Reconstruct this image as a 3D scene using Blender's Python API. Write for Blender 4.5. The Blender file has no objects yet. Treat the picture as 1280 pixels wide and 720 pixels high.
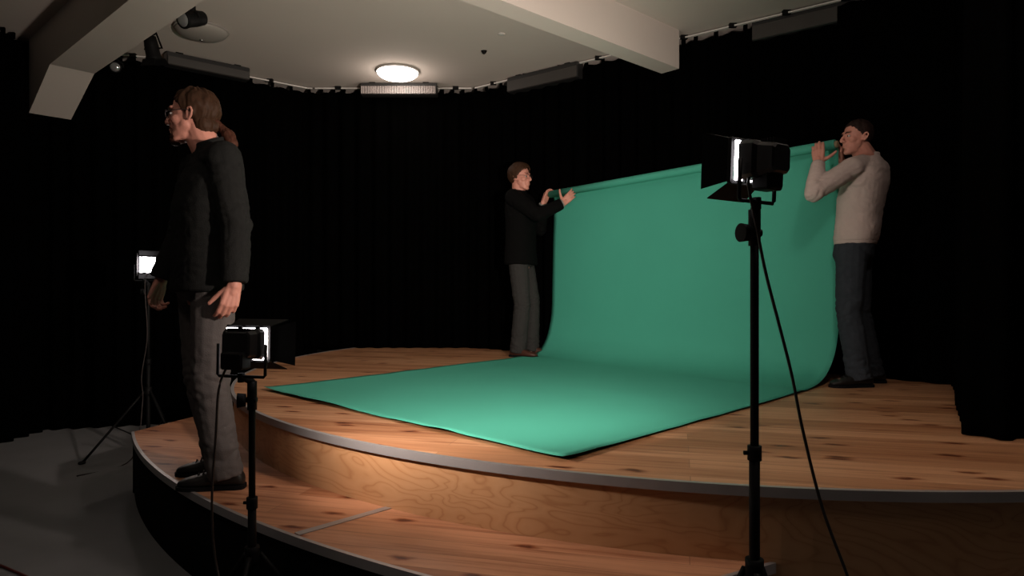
import bpy, bmesh, math, random
from mathutils import Vector, Matrix, noise
random.seed(7)
C = bpy.context.scene.collection
V = Vector
PI = math.pi
CAMZ = 1.28
F = 830.0
Z_STAGE = 0.63
Z_STEP = 0.38
Z_CEIL = 3.443

# ------------------------------------------------------------------ materials
def mat(name, col, rough=0.6, metal=0.0, spec=0.5, emis=None, estr=0.0, bump=None, var=None):
    m = bpy.data.materials.new(name); m.use_nodes = True
    nt = m.node_tree; b = nt.nodes['Principled BSDF']
    b.inputs['Base Color'].default_value = (*col, 1)
    b.inputs['Roughness'].default_value = rough
    b.inputs['Metallic'].default_value = metal
    b.inputs['Specular IOR Level'].default_value = spec
    if emis:
        b.inputs['Emission Color'].default_value = (*emis, 1)
        b.inputs['Emission Strength'].default_value = estr
    tc = nt.nodes.new('ShaderNodeTexCoord')
    if var:                                  # (scale, amount): subtle mottling of the colour
        n = nt.nodes.new('ShaderNodeTexNoise'); n.inputs['Scale'].default_value = var[0]; n.inputs['Detail'].default_value = 5
        nt.links.new(tc.outputs['Object'], n.inputs['Vector'])
        mx = nt.nodes.new('ShaderNodeMix'); mx.data_type = 'RGBA'
        mx.inputs[6].default_value = (*[c * (1 - var[1]) for c in col], 1)
        mx.inputs[7].default_value = (*[min(1, c * (1 + var[1])) for c in col], 1)
        nt.links.new(n.outputs['Fac'], mx.inputs[0]); nt.links.new(mx.outputs[2], b.inputs['Base Color'])
    if bump:                                 # (scale, strength)
        n = nt.nodes.new('ShaderNodeTexNoise'); n.inputs['Scale'].default_value = bump[0]; n.inputs['Detail'].default_value = 4
        nt.links.new(tc.outputs['Object'], n.inputs['Vector'])
        bp = nt.nodes.new('ShaderNodeBump'); bp.inputs['Strength'].default_value = bump[1]; bp.inputs['Distance'].default_value = 0.01
        nt.links.new(n.outputs['Fac'], bp.inputs['Height']); nt.links.new(bp.outputs['Normal'], b.inputs['Normal'])
    return m

def ramp(nt, fac, stops):
    r = nt.nodes.new('ShaderNodeValToRGB')
    e = r.color_ramp.elements
    e[0].position, e[0].color = stops[0][0], (*stops[0][1], 1)
    e[1].position, e[1].color = stops[-1][0], (*stops[-1][1], 1)
    for p, c in stops[1:-1]:
        k = e.new(p); k.color = (*c, 1)
    nt.links.new(fac, r.inputs['Fac'])
    return r.outputs['Color']

def mixc(nt, mode, fac, a, b):
    mx = nt.nodes.new('ShaderNodeMix'); mx.data_type = 'RGBA'; mx.blend_type = mode
    if isinstance(fac, float): mx.inputs[0].default_value = fac
    else: nt.links.new(fac, mx.inputs[0])
    for i, s in ((6, a), (7, b)):
        if isinstance(s, tuple): mx.inputs[i].default_value = (*s, 1)
        else: nt.links.new(s, mx.inputs[i])
    return mx.outputs[2]

def mapping(nt, src, rot=(0, 0, 0), scale=(1, 1, 1), loc=(0, 0, 0)):
    mp = nt.nodes.new('ShaderNodeMapping')
    mp.inputs['Rotation'].default_value = rot; mp.inputs['Scale'].default_value = scale; mp.inputs['Location'].default_value = loc
    nt.links.new(src, mp.inputs['Vector'])
    return mp.outputs['Vector']

def plank_mat(name, tint):
    """pine boards running nearly across the stage, with grain and dark knots"""
    m = bpy.data.materials.new(name); m.use_nodes = True
    nt = m.node_tree; b = nt.nodes['Principled BSDF']
    tc = nt.nodes.new('ShaderNodeTexCoord')
    base = mapping(nt, tc.outputs['Object'], rot=(0, 0, math.radians(14)))
    br = nt.nodes.new('ShaderNodeTexBrick')
    br.inputs['Scale'].default_value = 1.0
    br.inputs['Brick Width'].default_value = 2.6; br.inputs['Row Height'].default_value = 0.115
    br.inputs['Mortar Size'].default_value = 0.0016; br.inputs['Mortar Smooth'].default_value = 0.3
    br.inputs['Bias'].default_value = 0.0
    br.offset = 0.37
    br.inputs['Color1'].default_value = (0, 0, 0, 1); br.inputs['Color2'].default_value = (1, 1, 1, 1); br.inputs['Mortar'].default_value = (0.5, 0.5, 0.5, 1)
    nt.links.new(base, br.inputs['Vector'])
    t = tint
    c0 = ramp(nt, br.outputs['Color'], [(0.0, (t[0]*.70, t[1]*.60, t[2]*.52)), (0.5, t), (1.0, (min(1, t[0]*1.1), t[1]*1.15, t[2]*1.2))])
    # each row shifts its own grain
    sep = nt.nodes.new('ShaderNodeSeparateXYZ'); nt.links.new(base, sep.inputs[0])
    fl = nt.nodes.new('ShaderNodeMath'); fl.operation = 'DIVIDE'; fl.inputs[1].default_value = 0.115; nt.links.new(sep.outputs['Y'], fl.inputs[0])
    f2 = nt.nodes.new('ShaderNodeMath'); f2.operation = 'FLOOR'; nt.links.new(fl.outputs[0], f2.inputs[0])
    f3 = nt.nodes.new('ShaderNodeMath'); f3.operation = 'MULTIPLY'; f3.inputs[1].default_value = 7.31; nt.links.new(f2.outputs[0], f3.inputs[0])
    cb = nt.nodes.new('ShaderNodeCombineXYZ'); nt.links.new(sep.outputs['X'], cb.inputs['X']); nt.links.new(sep.outputs['Y'], cb.inputs['Y']); nt.links.new(f3.outputs[0], cb.inputs['Z'])
    g = nt.nodes.new('ShaderNodeTexNoise'); g.inputs['Scale'].default_value = 1.0; g.inputs['Detail'].default_value = 6; g.inputs['Roughness'].default_value = 0.6
    nt.links.new(mapping(nt, cb.outputs[0], scale=(1.6, 34, 1)), g.inputs['Vector'])
    gc = ramp(nt, g.outputs['Fac'], [(0.28, (0.50, 0.37, 0.30)), (0.52, (0.94, 0.92, 0.9)), (0.75, (1.06, 1.06, 1.06))])
    c1 = mixc(nt, 'MULTIPLY', 1.0, c0, gc)
    # knots
    vo = nt.nodes.new('ShaderNodeTexVoronoi'); vo.voronoi_dimensions = '2D'; vo.inputs['Scale'].default_value = 1.0; vo.inputs['Randomness'].default_value = 1.0
    wob = nt.nodes.new('ShaderNodeTexNoise'); wob.inputs['Scale'].default_value = 14; nt.links.new(base, wob.inputs['Vector'])
    kb = mixc(nt, 'LINEAR_LIGHT', 0.02, base, wob.outputs['Color'])
    nt.links.new(mapping(nt, kb, scale=(2.6, 7.5, 1)), vo.inputs['Vector'])
    kc = ramp(nt, vo.outputs['Distance'], [(0.045, (0.20, 0.09, 0.05)), (0.085, (0.50, 0.30, 0.20)), (0.17, (1, 1, 1))])
    rs = nt.nodes.new('ShaderNodeSeparateColor'); nt.links.new(vo.outputs['Color'], rs.inputs[0])
    gt = nt.nodes.new('ShaderNodeMath'); gt.operation = 'GREATER_THAN'; gt.inputs[1].default_value = 0.42; nt.links.new(rs.outputs[0], gt.inputs[0])
    c2 = mixc(nt, 'MULTIPLY', gt.outputs[0], c1, kc)
    mort = nt.nodes.new('ShaderNodeMath'); mort.operation = 'MULTIPLY'; mort.inputs[1].default_value = 0.55; nt.links.new(br.outputs['Fac'], mort.inputs[0])
    c3 = mixc(nt, 'MIX', mort.outputs[0], c2, (0.10, 0.045, 0.02))
    nt.links.new(c3, b.inputs['Base Color'])
    b.inputs['Roughness'].default_value = 0.48; b.inputs['Specular IOR Level'].default_value = 0.35
    bp = nt.nodes.new('ShaderNodeBump'); bp.inputs['Strength'].default_value = 0.25; bp.inputs['Distance'].default_value = 0.003; bp.invert = True
    nt.links.new(br.outputs['Fac'], bp.inputs['Height']); nt.links.new(bp.outputs['Normal'], b.inputs['Normal'])
    return m

def plywood_mat(name):
    m = bpy.data.materials.new(name); m.use_nodes = True
    nt = m.node_tree; b = nt.nodes['Principled BSDF']
    uv = nt.nodes.new('ShaderNodeUVMap')
    n = nt.nodes.new('ShaderNodeTexNoise'); n.inputs['Scale'].default_value = 1.0; n.inputs['Detail'].default_value = 2.5; n.inputs['Distortion'].default_value = 0.6
    nt.links.new(mapping(nt, uv.outputs['UV'], scale=(1.7, 5.5, 1), loc=(3.2, 0.4, 0)), n.inputs['Vector'])
    mu = nt.nodes.new('ShaderNodeMath'); mu.operation = 'MULTIPLY'; mu.inputs[1].default_value = 15; nt.links.new(n.outputs['Fac'], mu.inputs[0])
    fr = nt.nodes.new('ShaderNodeMath'); fr.operation = 'PINGPONG'; fr.inputs[1].default_value = 0.5; nt.links.new(mu.outputs[0], fr.inputs[0])
    c = ramp(nt, fr.outputs[0], [(0.0, (0.43, 0.21, 0.095)), (0.14, (0.51, 0.275, 0.132)), (0.5, (0.54, 0.30, 0.15))])
    n2 = nt.nodes.new('ShaderNodeTexNoise'); n2.inputs['Scale'].default_value = 1.2; n2.inputs['Detail'].default_value = 3
    nt.links.new(uv.outputs['UV'], n2.inputs['Vector'])
    c2 = ramp(nt, n2.outputs['Fac'], [(0.35, (0.86, 0.82, 0.78)), (0.65, (1, 1, 1))])
    nt.links.new(mixc(nt, 'MULTIPLY', 0.8, c, c2), b.inputs['Base Color'])
    b.inputs['Roughness'].default_value = 0.42; b.inputs['Specular IOR Level'].default_value = 0.4
    return m

M = {}
M['boards'] = plank_mat('pine_boards', (0.50, 0.255, 0.13))
M['boards_step'] = plank_mat('pine_boards_step', (0.50, 0.235, 0.125))
M['ply'] = plywood_mat('plywood')
M['alu'] = mat('aluminium_strip', (0.42, 0.40, 0.40), 0.45, 0.6, bump=(60, .05))
M['skirt'] = mat('black_skirt', (0.004, 0.004, 0.004), 0.9, spec=0.1, var=(6, .3))
M['hallfloor'] = mat('dark_hall_floor', (0.21, 0.21, 0.215), 0.7, spec=0.2, var=(3, .15))
M['ceiling'] = mat('ceiling_plaster', (0.60, 0.545, 0.49), 0.9, spec=0.1, var=(1.3, .05), bump=(30, .05))
M['velvet'] = mat('black_velvet', (0.0009, 0.0009, 0.0009), 0.95, spec=0.0, bump=(80, .2), var=(9, .3))
M['wall'] = mat('dark_wall', (0.003, 0.003, 0.003), 0.9, spec=0.1, var=(4, .2))
M['black'] = mat('black_metal', (0.005, 0.005, 0.005), 0.6, spec=0.12, var=(12, .2))
M['blackgloss'] = mat('black_enamel', (0.02, 0.02, 0.02), 0.35, spec=0.5, var=(12, .2))
M['rubber'] = mat('black_rubber', (0.012, 0.011, 0.011), 0.6, spec=0.3, var=(20, .2))
M['cable'] = mat('brown_black_cable', (0.03, 0.022, 0.02), 0.5, spec=0.35, var=(20, .2))
M['redcable'] = mat('dull_red_cable', (0.12, 0.02, 0.015), 0.6, var=(20, .2))
M['rail'] = mat('pale_rail', (0.62, 0.60, 0.56), 0.5, var=(12, .15))
M['grey_box'] = mat('grey_fixture', (0.042, 0.038, 0.034), 0.6, var=(6, .15))
M['grille'] = mat('pale_grille', (0.40, 0.35, 0.33), 0.45, var=(10, .1))
M['offdome'] = mat('unlit_dome', (0.30, 0.28, 0.25), 0.5, var=(9, .06))
M['dome'] = mat('lit_dome', (0.9, 0.85, 0.8), 0.4, emis=(1.0, 0.88, 0.78), estr=9.0)
M['lens'] = mat('lit_lens', (0.9, 0.9, 0.9), 0.3, emis=(1.0, 0.93, 0.98), estr=14.0)
M['steel'] = mat('bright_steel', (0.6, 0.6, 0.6), 0.25, 1.0, var=(20, .1))
M['glint'] = mat('spot_glass', (0.35, 0.36, 0.36), 0.12, 0.6, var=(20, .1))
M['paper'] = mat('green_paper', (0.062, 0.355, 0.258), 0.75, spec=0.2, var=(2.5, .05), bump=(3.5, .12))
M['core'] = mat('cardboard_core', (0.25, 0.19, 0.11), 0.8, var=(20, .15))
M['skin'] = mat('skin', (0.53, 0.235, 0.175), 0.5, spec=0.35, var=(35, .08), bump=(150, .06))
M['eye'] = mat('eye_white', (0.6, 0.56, 0.52), 0.25, var=(40, .03))
M['iris'] = mat('iris_dark', (0.03, 0.025, 0.02), 0.2, var=(40, .1))
def hair_mat(name, col):
    m = mat(name, col, 0.6, spec=0.12, var=(45, .45))
    return m
M['hair_brown'] = hair_mat('hair_brown', (0.040, 0.019, 0.010))
M['hair_red'] = hair_mat('hair_ponytail', (0.055, 0.020, 0.012))
M['hair_dark'] = hair_mat('hair_dark', (0.022, 0.012, 0.010))
M['beard'] = hair_mat('beard', (0.05, 0.02, 0.012))
M['fleece'] = mat('black_fleece', (0.013, 0.0132, 0.0126), 0.95, spec=0.08, bump=(220, .3), var=(60, .25))
M['coat'] = mat('black_coat', (0.002, 0.002, 0.002), 0.9, spec=0.08, bump=(180, .2), var=(30, .2))
M['sweater'] = mat('beige_sweater', (0.50, 0.405, 0.37), 0.92, spec=0.1, bump=(160, .25), var=(40, .06))
M['cuff'] = mat('pale_shirt_cuff', (0.22, 0.22, 0.2), 0.9, spec=0.1, var=(40, .06))
M['trouser'] = mat('grey_trousers', (0.088, 0.078, 0.075), 0.9, spec=0.1, bump=(180, .2), var=(30, .08))
M['trouser2'] = mat('dark_grey_trousers', (0.030, 0.029, 0.028), 0.9, spec=0.1, bump=(180, .2), var=(30, .1))
M['denim'] = mat('dark_denim', (0.032, 0.038, 0.046), 0.9, spec=0.1, bump=(200, .25), var=(25, .25))
M['shoe'] = mat('black_shoe', (0.010, 0.009, 0.008), 0.5, spec=0.35, bump=(120, .1), var=(30, .2))
M['sole'] = mat('shoe_sole', (0.004, 0.004, 0.0045), 0.85, spec=.15, var=(30, .2))
M['shoe_brown'] = mat('brown_shoe', (0.06, 0.022, 0.014), 0.5, spec=0.35, bump=(120, .1), var=(30, .2))
M['frames'] = mat('spectacle_frames', (0.03, 0.02, 0.018), 0.5, 0.0, var=(50, .1))

# ------------------------------------------------------------------ object helpers
def root_of(o):
    while o.parent: o = o.parent
    return o

def link_mesh(name, verts, faces, material, parent=None, smooth=True, uv=None, loc=None):
    off = V((0, 0, 0))
    if parent is not None: off = root_of(parent).location.copy()
    elif loc is not None: off = V(loc)
    me = bpy.data.meshes.new(name)
    me.from_pydata([tuple(V(v) - off) for v in verts], [], faces)
    me.validate(); 
    if uv:
        ul = me.uv_layers.new(name='UVMap')
        for p in me.polygons:
            for li in p.loop_indices:
                ul.data[li].uv = uv[me.loops[li].vertex_index]
    bm = bmesh.new(); bm.from_mesh(me); bmesh.ops.recalc_face_normals(bm, faces=bm.faces); bm.to_mesh(me); bm.free()
    if smooth:
        for p in me.polygons: p.use_smooth = True
    o = bpy.data.objects.new(name, me); C.objects.link(o)
    if parent is not None: o.parent = parent
    elif loc is not None: o.location = off
    if material: me.materials.append(material)
    return o

def tag(o, label=None, cat=None, group=None, kind=None):
    if label: o['label'] = label
    if cat: o['category'] = cat
    if group: o['group'] = group
    if kind: o['kind'] = kind
    return o

def thing(name, loc, label, cat, group=None):
    o = bpy.data.objects.new(name, None); o.empty_display_size = .1
    C.objects.link(o); o.location = loc
    return tag(o, label, cat, group)

class S:
    """collects closed shells"""
    def __init__(s): s.v = []; s.f = []
    def add(s, vs, fs):
        n = len(s.v); s.v += [V(v) for v in vs]; s.f += [tuple(i + n for i in f) for f in fs]
    def rings(s, rings, cap=True):
        n = len(rings[0]); vs = []; fs = []
        for r in rings: vs += r
        for i in range(len(rings) - 1):
            for j in range(n):
                k = (j + 1) % n
                fs.append((i*n + j, i*n + k, (i+1)*n + k, (i+1)*n + j))
        if cap:
            a = len(vs); vs.append(sum((V(v) for v in rings[0]), V()) / n)
            b = len(vs); vs.append(sum((V(v) for v in rings[-1]), V()) / n)
            L = (len(rings) - 1) * n
            for j in range(n):
                k = (j + 1) % n
                fs.append((a, k, j)); fs.append((b, L + j, L + k))
        s.add(vs, fs)
    def ell(s, c, r, mx=None, seg=16, rg=10):
        c = V(c)
        rings = []
        for i in range(1, rg):
            t = PI * i / rg
            ring = []
            for j in range(seg):
                p = 2*PI*j/seg
                q = V((r[0]*math.sin(t)*math.cos(p), r[1]*math.sin(t)*math.sin(p), r[2]*math.cos(t)))
                q = c + q
                ring.append(mx @ q if mx is not None else q)
            rings.append(ring)
        s.rings(rings)
    def cap(s, p0, p1, r0, r1, seg=14, flat0=False, flat1=False, mx=None):
        p0 = V(p0); p1 = V(p1)
        if mx is not None: p0 = mx @ p0; p1 = mx @ p1
        d = p1 - p0; L = d.length
        if L < 1e-6: return s.ell(p0, (r0, r0, r0))
        d.normalize()
        a = V((0, 0, 1)) if abs(d.z) < .9 else V((1, 0, 0))
        x = d.cross(a).normalized(); y = d.cross(x)
        prof = []
        if flat0: prof += [(0, r0*.97), (0.0001, r0)]
        else: prof += [(-r0*math.sin(t), r0*math.cos(t)) for t in (1.45, 1.15, .8, .4)] + [(0, r0)]
        prof += [(L*.33, r0 + (r1-r0)*.33), (L*.67, r0 + (r1-r0)*.67)]
        if flat1: prof += [(L-.0001, r1), (L, r1*.97)]
        else: prof += [(L, r1)] + [(L + r1*math.sin(t), r1*math.cos(t)) for t in (.4, .8, 1.15, 1.45)]
        s.rings([[p0 + d*h + (x*math.cos(2*PI*j/seg) + y*math.sin(2*PI*j/seg))*r for j in range(seg)] for h, r in prof])
    def chain(s, pts, rs, **k):
        for i in range(len(pts)-1): s.cap(pts[i], pts[i+1], rs[i], rs[i+1], **k)
    def box(s, c, h, mx=None, bev=0.0):
        """box of half sizes h about c, edges chamfered by bev"""
        c = V(c); hx, hy, hz = h
        b = min(bev, hx*.9, hy*.9, hz*.9)
        def ring(z, sx, sy, ch):
            pts = [(sx, sy-ch), (sx-ch, sy), (-sx+ch, sy), (-sx, sy-ch), (-sx, -sy+ch), (-sx+ch, -sy), (sx-ch, -sy), (sx, -sy+ch)]
            o = [c + V((x, y, z)) for x, y in pts]
            return [mx @ p for p in o] if mx is not None else o
        ch = max(b, 1e-5)
        if b > 0: rs = [ring(-hz, hx-b, hy-b, ch), ring(-hz+b, hx, hy, ch), ring(hz-b, hx, hy, ch), ring(hz, hx-b, hy-b, ch)]
        else:
            q = [(-hx,-hy,-hz),(hx,-hy,-hz),(hx,hy,-hz),(-hx,hy,-hz),(-hx,-hy,hz),(hx,-hy,hz),(hx,hy,hz),(-hx,hy,hz)]
            vs = [c + V(p) for p in q]
            if mx is not None: vs = [mx @ p for p in vs]
            return s.add(vs, [(0,3,2,1),(4,5,6,7),(0,1,5,4),(1,2,6,5),(2,3,7,6),(3,0,4,7)])
        s.rings(rs)
    def tube(s, pts, r, seg=8, closed=False, samples=0):
        pts = [V(p) for p in pts]
        if samples: pts = spline(pts, samples)
        n = len(pts); rings = []
        up = V((0.13, 0.21, 0.97)).normalized()
        for i in range(n):
            if closed: d = pts[(i+1) % n] - pts[i-1]
            else: d = pts[min(n-1, i+1)] - pts[max(0, i-1)]
            d.normalize()
            x = d.cross(up)
            if x.length < .05: x = d.cross(V((1, 0, 0)))
            x.normalize(); y = d.cross(x)
            rings.append([pts[i] + (x*math.cos(2*PI*j/seg) + y*math.sin(2*PI*j/seg))*r for j in range(seg)])
        if closed:
            rings.append(rings[0]); s.rings(rings, cap=False)
        else: s.rings(rings)
    def prism(s, poly, z0, z1):
        n = len(poly)
        vs = [V((x, y, z0)) for x, y in poly] + [V((x, y, z1)) for x, y in poly]
        fs = [tuple(range(n-1, -1, -1)), tuple(range(n, 2*n))] + [(i, (i+1) % n, n + (i+1) % n, n + i) for i in range(n)]
        s.add(vs, fs)
    def lathe(s, prof, c, mx=None, seg=32):
        c = V(c)
        rings = []
        for r, z in prof:
            ring = [c + V((r*math.cos(2*PI*j/seg), r*math.sin(2*PI*j/seg), z)) for j in range(seg)]
            rings.append([mx @ p for p in ring] if mx is not None else ring)
        s.rings(rings)
    def obj(s, name, material, parent=None, smooth=True, loc=None):
        return link_mesh(name, s.v, s.f, material, parent, smooth, loc=loc)
    def remesh(s, name, material, parent, voxel, smooth_it=3, fac=.5, disp=None):
        """fuse all shells into ONE continuous skin"""
        o = link_mesh(name, s.v, s.f, None, parent, True)
        md = o.modifiers.new('r', 'REMESH'); md.mode = 'VOXEL'; md.voxel_size = voxel
        sm = o.modifiers.new('s', 'SMOOTH'); sm.factor = fac; sm.iterations = smooth_it
        dg = bpy.context.evaluated_depsgraph_get()
        me = bpy.data.meshes.new_from_object(o.evaluated_get(dg))
        o.modifiers.clear(); old = o.data; o.data = me; bpy.data.meshes.remove(old); me.name = name
        if disp:
            off = root_of(o).location
            nrm = [v.normal.copy() for v in me.vertices]
            for v, n in zip(me.vertices, nrm): v.co += n * disp(v.co + off, n)
        for p in me.polygons: p.use_smooth = True
        me.materials.clear(); me.materials.append(material)
        return o

def spline(pts, m):
    """Catmull-Rom through pts, m samples per span"""
    out = []
    n = len(pts)
    for i in range(n-1):
        p0 = pts[max(0, i-1)]; p1 = pts[i]; p2 = pts[i+1]; p3 = pts[min(n-1, i+2)]
        for k in range(m):
            t = k/m
            out.append(0.5*((2*p1) + (p2-p0)*t + (2*p0-5*p1+4*p2-p3)*t*t + (3*p1-p0-3*p2+p3)*t**3))
    out.append(pts[-1])
    return out

def px(x, y, d):
    """a place in the room, from a bearing in the photograph and its distance"""
    return V(((x-640)/F*d, d, CAMZ - (y-360)/F*d))

# ------------------------------------------------------------------ the room
def struct(s, name, material, smooth=False):
    o = s.obj(name, material, None, smooth); o['kind'] = 'structure'; return o

s = S(); s.box((0, 3.2, -.05), (5.6, 5.4, .05)); struct(s, 'floor', M['hallfloor'])
s = S(); s.box((0, 3.2, Z_CEIL+.06), (5.6, 5.4, .06)); struct(s, 'ceiling', M['ceiling'])

# apse-shaped back of the room: walls behind the curtains
BACK = [V((-4.25, 6.03)), V((-3.385, 6.23)), V((-2.174, 7.245)), V((-.394, 7.245)), V((2.588, 4.968)), V((2.93, 4.40))]
def seg_wall(a, b, name, off=.16, ext=.08, z0=0):
    d = (b-a).normalized(); n = V((-d.y, d.x))      # away from the room
    a2 = a - d*ext; b2 = b + d*ext
    s = S(); s.prism([tuple(a2+n*off), tuple(b2+n*off), tuple(b2+n*(off+.12)), tuple(a2+n*(off+.12))], z0, Z_CEIL)
    struct(s, name, M['wall'])
seg_wall(BACK[0], BACK[2], 'wall_back_left')
seg_wall(BACK[2], BACK[3], 'wall_back')
seg_wall(BACK[3], BACK[4], 'wall_back_right', ext=.12)
s = S(); s.box((-4.5, 1.9, Z_CEIL/2), (.06, 3.9, Z_CEIL/2)); struct(s, 'wall_left', M['wall'])
s = S(); s.box((5.2, 1.9, Z_CEIL/2), (.06, 3.9, Z_CEIL/2)); struct(s, 'wall_right', M['wall'])

# ceiling beams: two ribs that spread out towards the back of the room
def beam(p0, dirv, n0, L, thick, depth, name, material):
    """p0 near end on the face line; thickness runs away from the viewer along n0"""
    a = V(p0); b = a + dirv*L; c = b + n0*thick; d = a + n0*thick
    s = S(); s.prism([tuple(a), tuple(b), tuple(c), tuple(d)], Z_CEIL-depth, Z_CEIL+.01)
    return struct(s, name, material)
# right beam: ends just short of the curtain
dr = V((.743, .669)); nr = V((-.669, .743))
beam(V((1.40, 5.563)) - dr*4.6, dr, nr, 4.6, .175, .325, 'trim_1', M['ceiling'])
# left beam with a sloping knee where it comes down to the left wall
dl = V((-.743, .669)); nl = V((.669, .743))
pl_far = V((-3.506, 5.575)); BT = .315; BD = .363
pl_end = pl_far - nl*BT
beam(pl_end - dl*4.4, dl, nl, 4.4, BT, BD, 'trim_2', M['ceiling'])
s = S()
a = pl_end; b = pl_end + dl*.66; nn = V((nl.x, nl.y, 0))*BT
A = V((a.x, a.y, Z_CEIL)); B = V((b.x, b.y, Z_CEIL)); B2 = V((b.x, b.y, Z_CEIL-BD-.275)); A2 = V((a.x, a.y, Z_CEIL-BD))
s.add([A, B, B2, A2, A+nn, B+nn, B2+nn, A2+nn], [(0,1,2,3),(7,6,5,4),(0,4,5,1),(1,5,6,2),(2,6,7,3),(3,7,4,0)])
struct(s, 'trim_3', M['ceiling'])

# ------------------------------------------------------------------ stage
UC, UR = V((1.45, 5.64)), 3.53                     # upper platform: part of a circle
def u_pt(a): return (UC.x + UR*math.cos(a), UC.y + UR*math.sin(a))
arc = [u_pt(math.radians(153 + k*(305-153)/96)) for k in range(97)]
stage_back = [(3.05, 4.36), (2.62, 4.92), (-.38, 7.21)]
stage = thing('stage_platform', (1.45, 5.64, 0), 'round upper stage platform of pine boards with a plywood front edge', 'stage')
s = S(); s.prism(arc + stage_back, Z_STAGE-.03, Z_STAGE); s.obj('deck', M['boards'], stage, False)
def strip(arcpts, r_off, cen, z0, z1, name, m, parent, thick=.012):
    vs = []; uv = []; fs = []; L = 0
    for i, p in enumerate(arcpts):
        p = V(p)
        if i: L += (p - V(arcpts[i-1])).length
        o = (p-cen).normalized()
        for r, z in ((r_off, z0), (r_off, z1), (r_off-thick, z1), (r_off-thick, z0)):
            q = p + o*r; vs.append(V((q.x, q.y, z))); uv.append((L, z))
    n = len(arcpts)
    for i in range(n-1):
        for k in range(4):
            k2 = (k+1) % 4
            fs.append((i*4+k, i*4+k2, (i+1)*4+k2, (i+1)*4+k))
    fs.append((0, 1, 2, 3)); fs.append(((n-1)*4+3, (n-1)*4+2, (n-1)*4+1, (n-1)*4))
    return link_mesh(name, vs, fs, m, parent, False, uv=uv)
strip(arc, -.012, UC, 0.0, Z_STAGE-.03, 'plywood_front', M['ply'], stage, .02)
o = strip(arc, .006, UC, Z_STAGE-.031, Z_STAGE+.003, 'edge_trim', M['alu'], stage, .020); o['label'] = 'grey metal edge strip'

# lower step: a crescent in front of the platform
def lo_fl(x, y): d = F*.90/(y-360); return V(((x-640)/F*d, d))
LC, LR = V((2.549, 7.023)), 5.70
a0 = math.atan2(4.15-LC.y, -2.37-LC.x); a1 = math.atan2(1.89-LC.y, .25-LC.x)
if a0 > 0: a0 -= 2*PI
lo = [V((LC.x + LR*math.cos(a0 + (a1-a0)*k/60), LC.y + LR*math.sin(a0 + (a1-a0)*k/60))) for k in range(61)]
tip = V((.86, 2.17))
front = lo + [lo[-1].lerp(tip, t) for t in (.25, .5, .75, 1)]
inner = [V(u_pt(math.radians(a))) for a in range(260, 168, -2)]
inner = [UC + (p-UC).normalized()*(UR-.03) for p in inner]
back_end = [V((-2.10, 5.10))]
poly = [tuple(p) for p in front] + [tuple(p) for p in inner if p.y < 5.05] + [tuple(p) for p in back_end]
step = thing('stage_step', (-.9, 3.0, 0), 'lower curved stage step of knotty pine boards in front of the plywood riser', 'step')
s = S(); s.prism(poly, Z_STEP-.03, Z_STEP); s.obj('deck', M['boards_step'], step, False)
def skirt(pts, name, m, parent, z0, z1, out, thick):
    vs = []; fs = []; n = len(pts)
    for i, p in enumerate(pts):
        t = (pts[min(n-1, i+1)] - pts[max(0, i-1)]).normalized(); o = V((t.y, -t.x))
        for r, z in ((out, z0), (out, z1), (out-thick, z1), (out-thick, z0)):
            q = p + o*r; vs.append(V((q.x, q.y, z)))
    for i in range(n-1):
        for k in range(4):
            k2 = (k+1) % 4; fs.append((i*4+k, i*4+k2, (i+1)*4+k2, (i+1)*4+k))
    fs.append((0, 1, 2, 3)); fs.append(((n-1)*4+3, (n-1)*4+2, (n-1)*4+1, (n-1)*4))
    return link_mesh(name, vs, fs, m, parent, False)
o = skirt(front, 'black_skirt', M['skirt'], step, 0, Z_STEP-.03, -.012, .015); o['label'] = 'black skirt below the step'
skirt(front, 'edge_trim', M['alu'], step, Z_STEP-.031, Z_STEP+.003, .004, .016)
# metal joint strip across the step
j0 = lo_fl(371, 668); j1 = lo_fl(496, 632)
dj = (j1-j0).normalized(); nj = V((-dj.y, dj.x))*.017
s = S(); s.prism([tuple(j0-nj), tuple(j1-nj), tuple(j1+nj), tuple(j0+nj)], Z_STEP-.001, Z_STEP+.003)
s.obj('joint_strip', M['alu'], step, False)
# end board that closes the far left end of the step
skirt([V((-2.10, 5.10)), lo[0]], 'end_board', M['skirt'], step, 0, Z_STEP-.03, -.005, .015)

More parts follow.
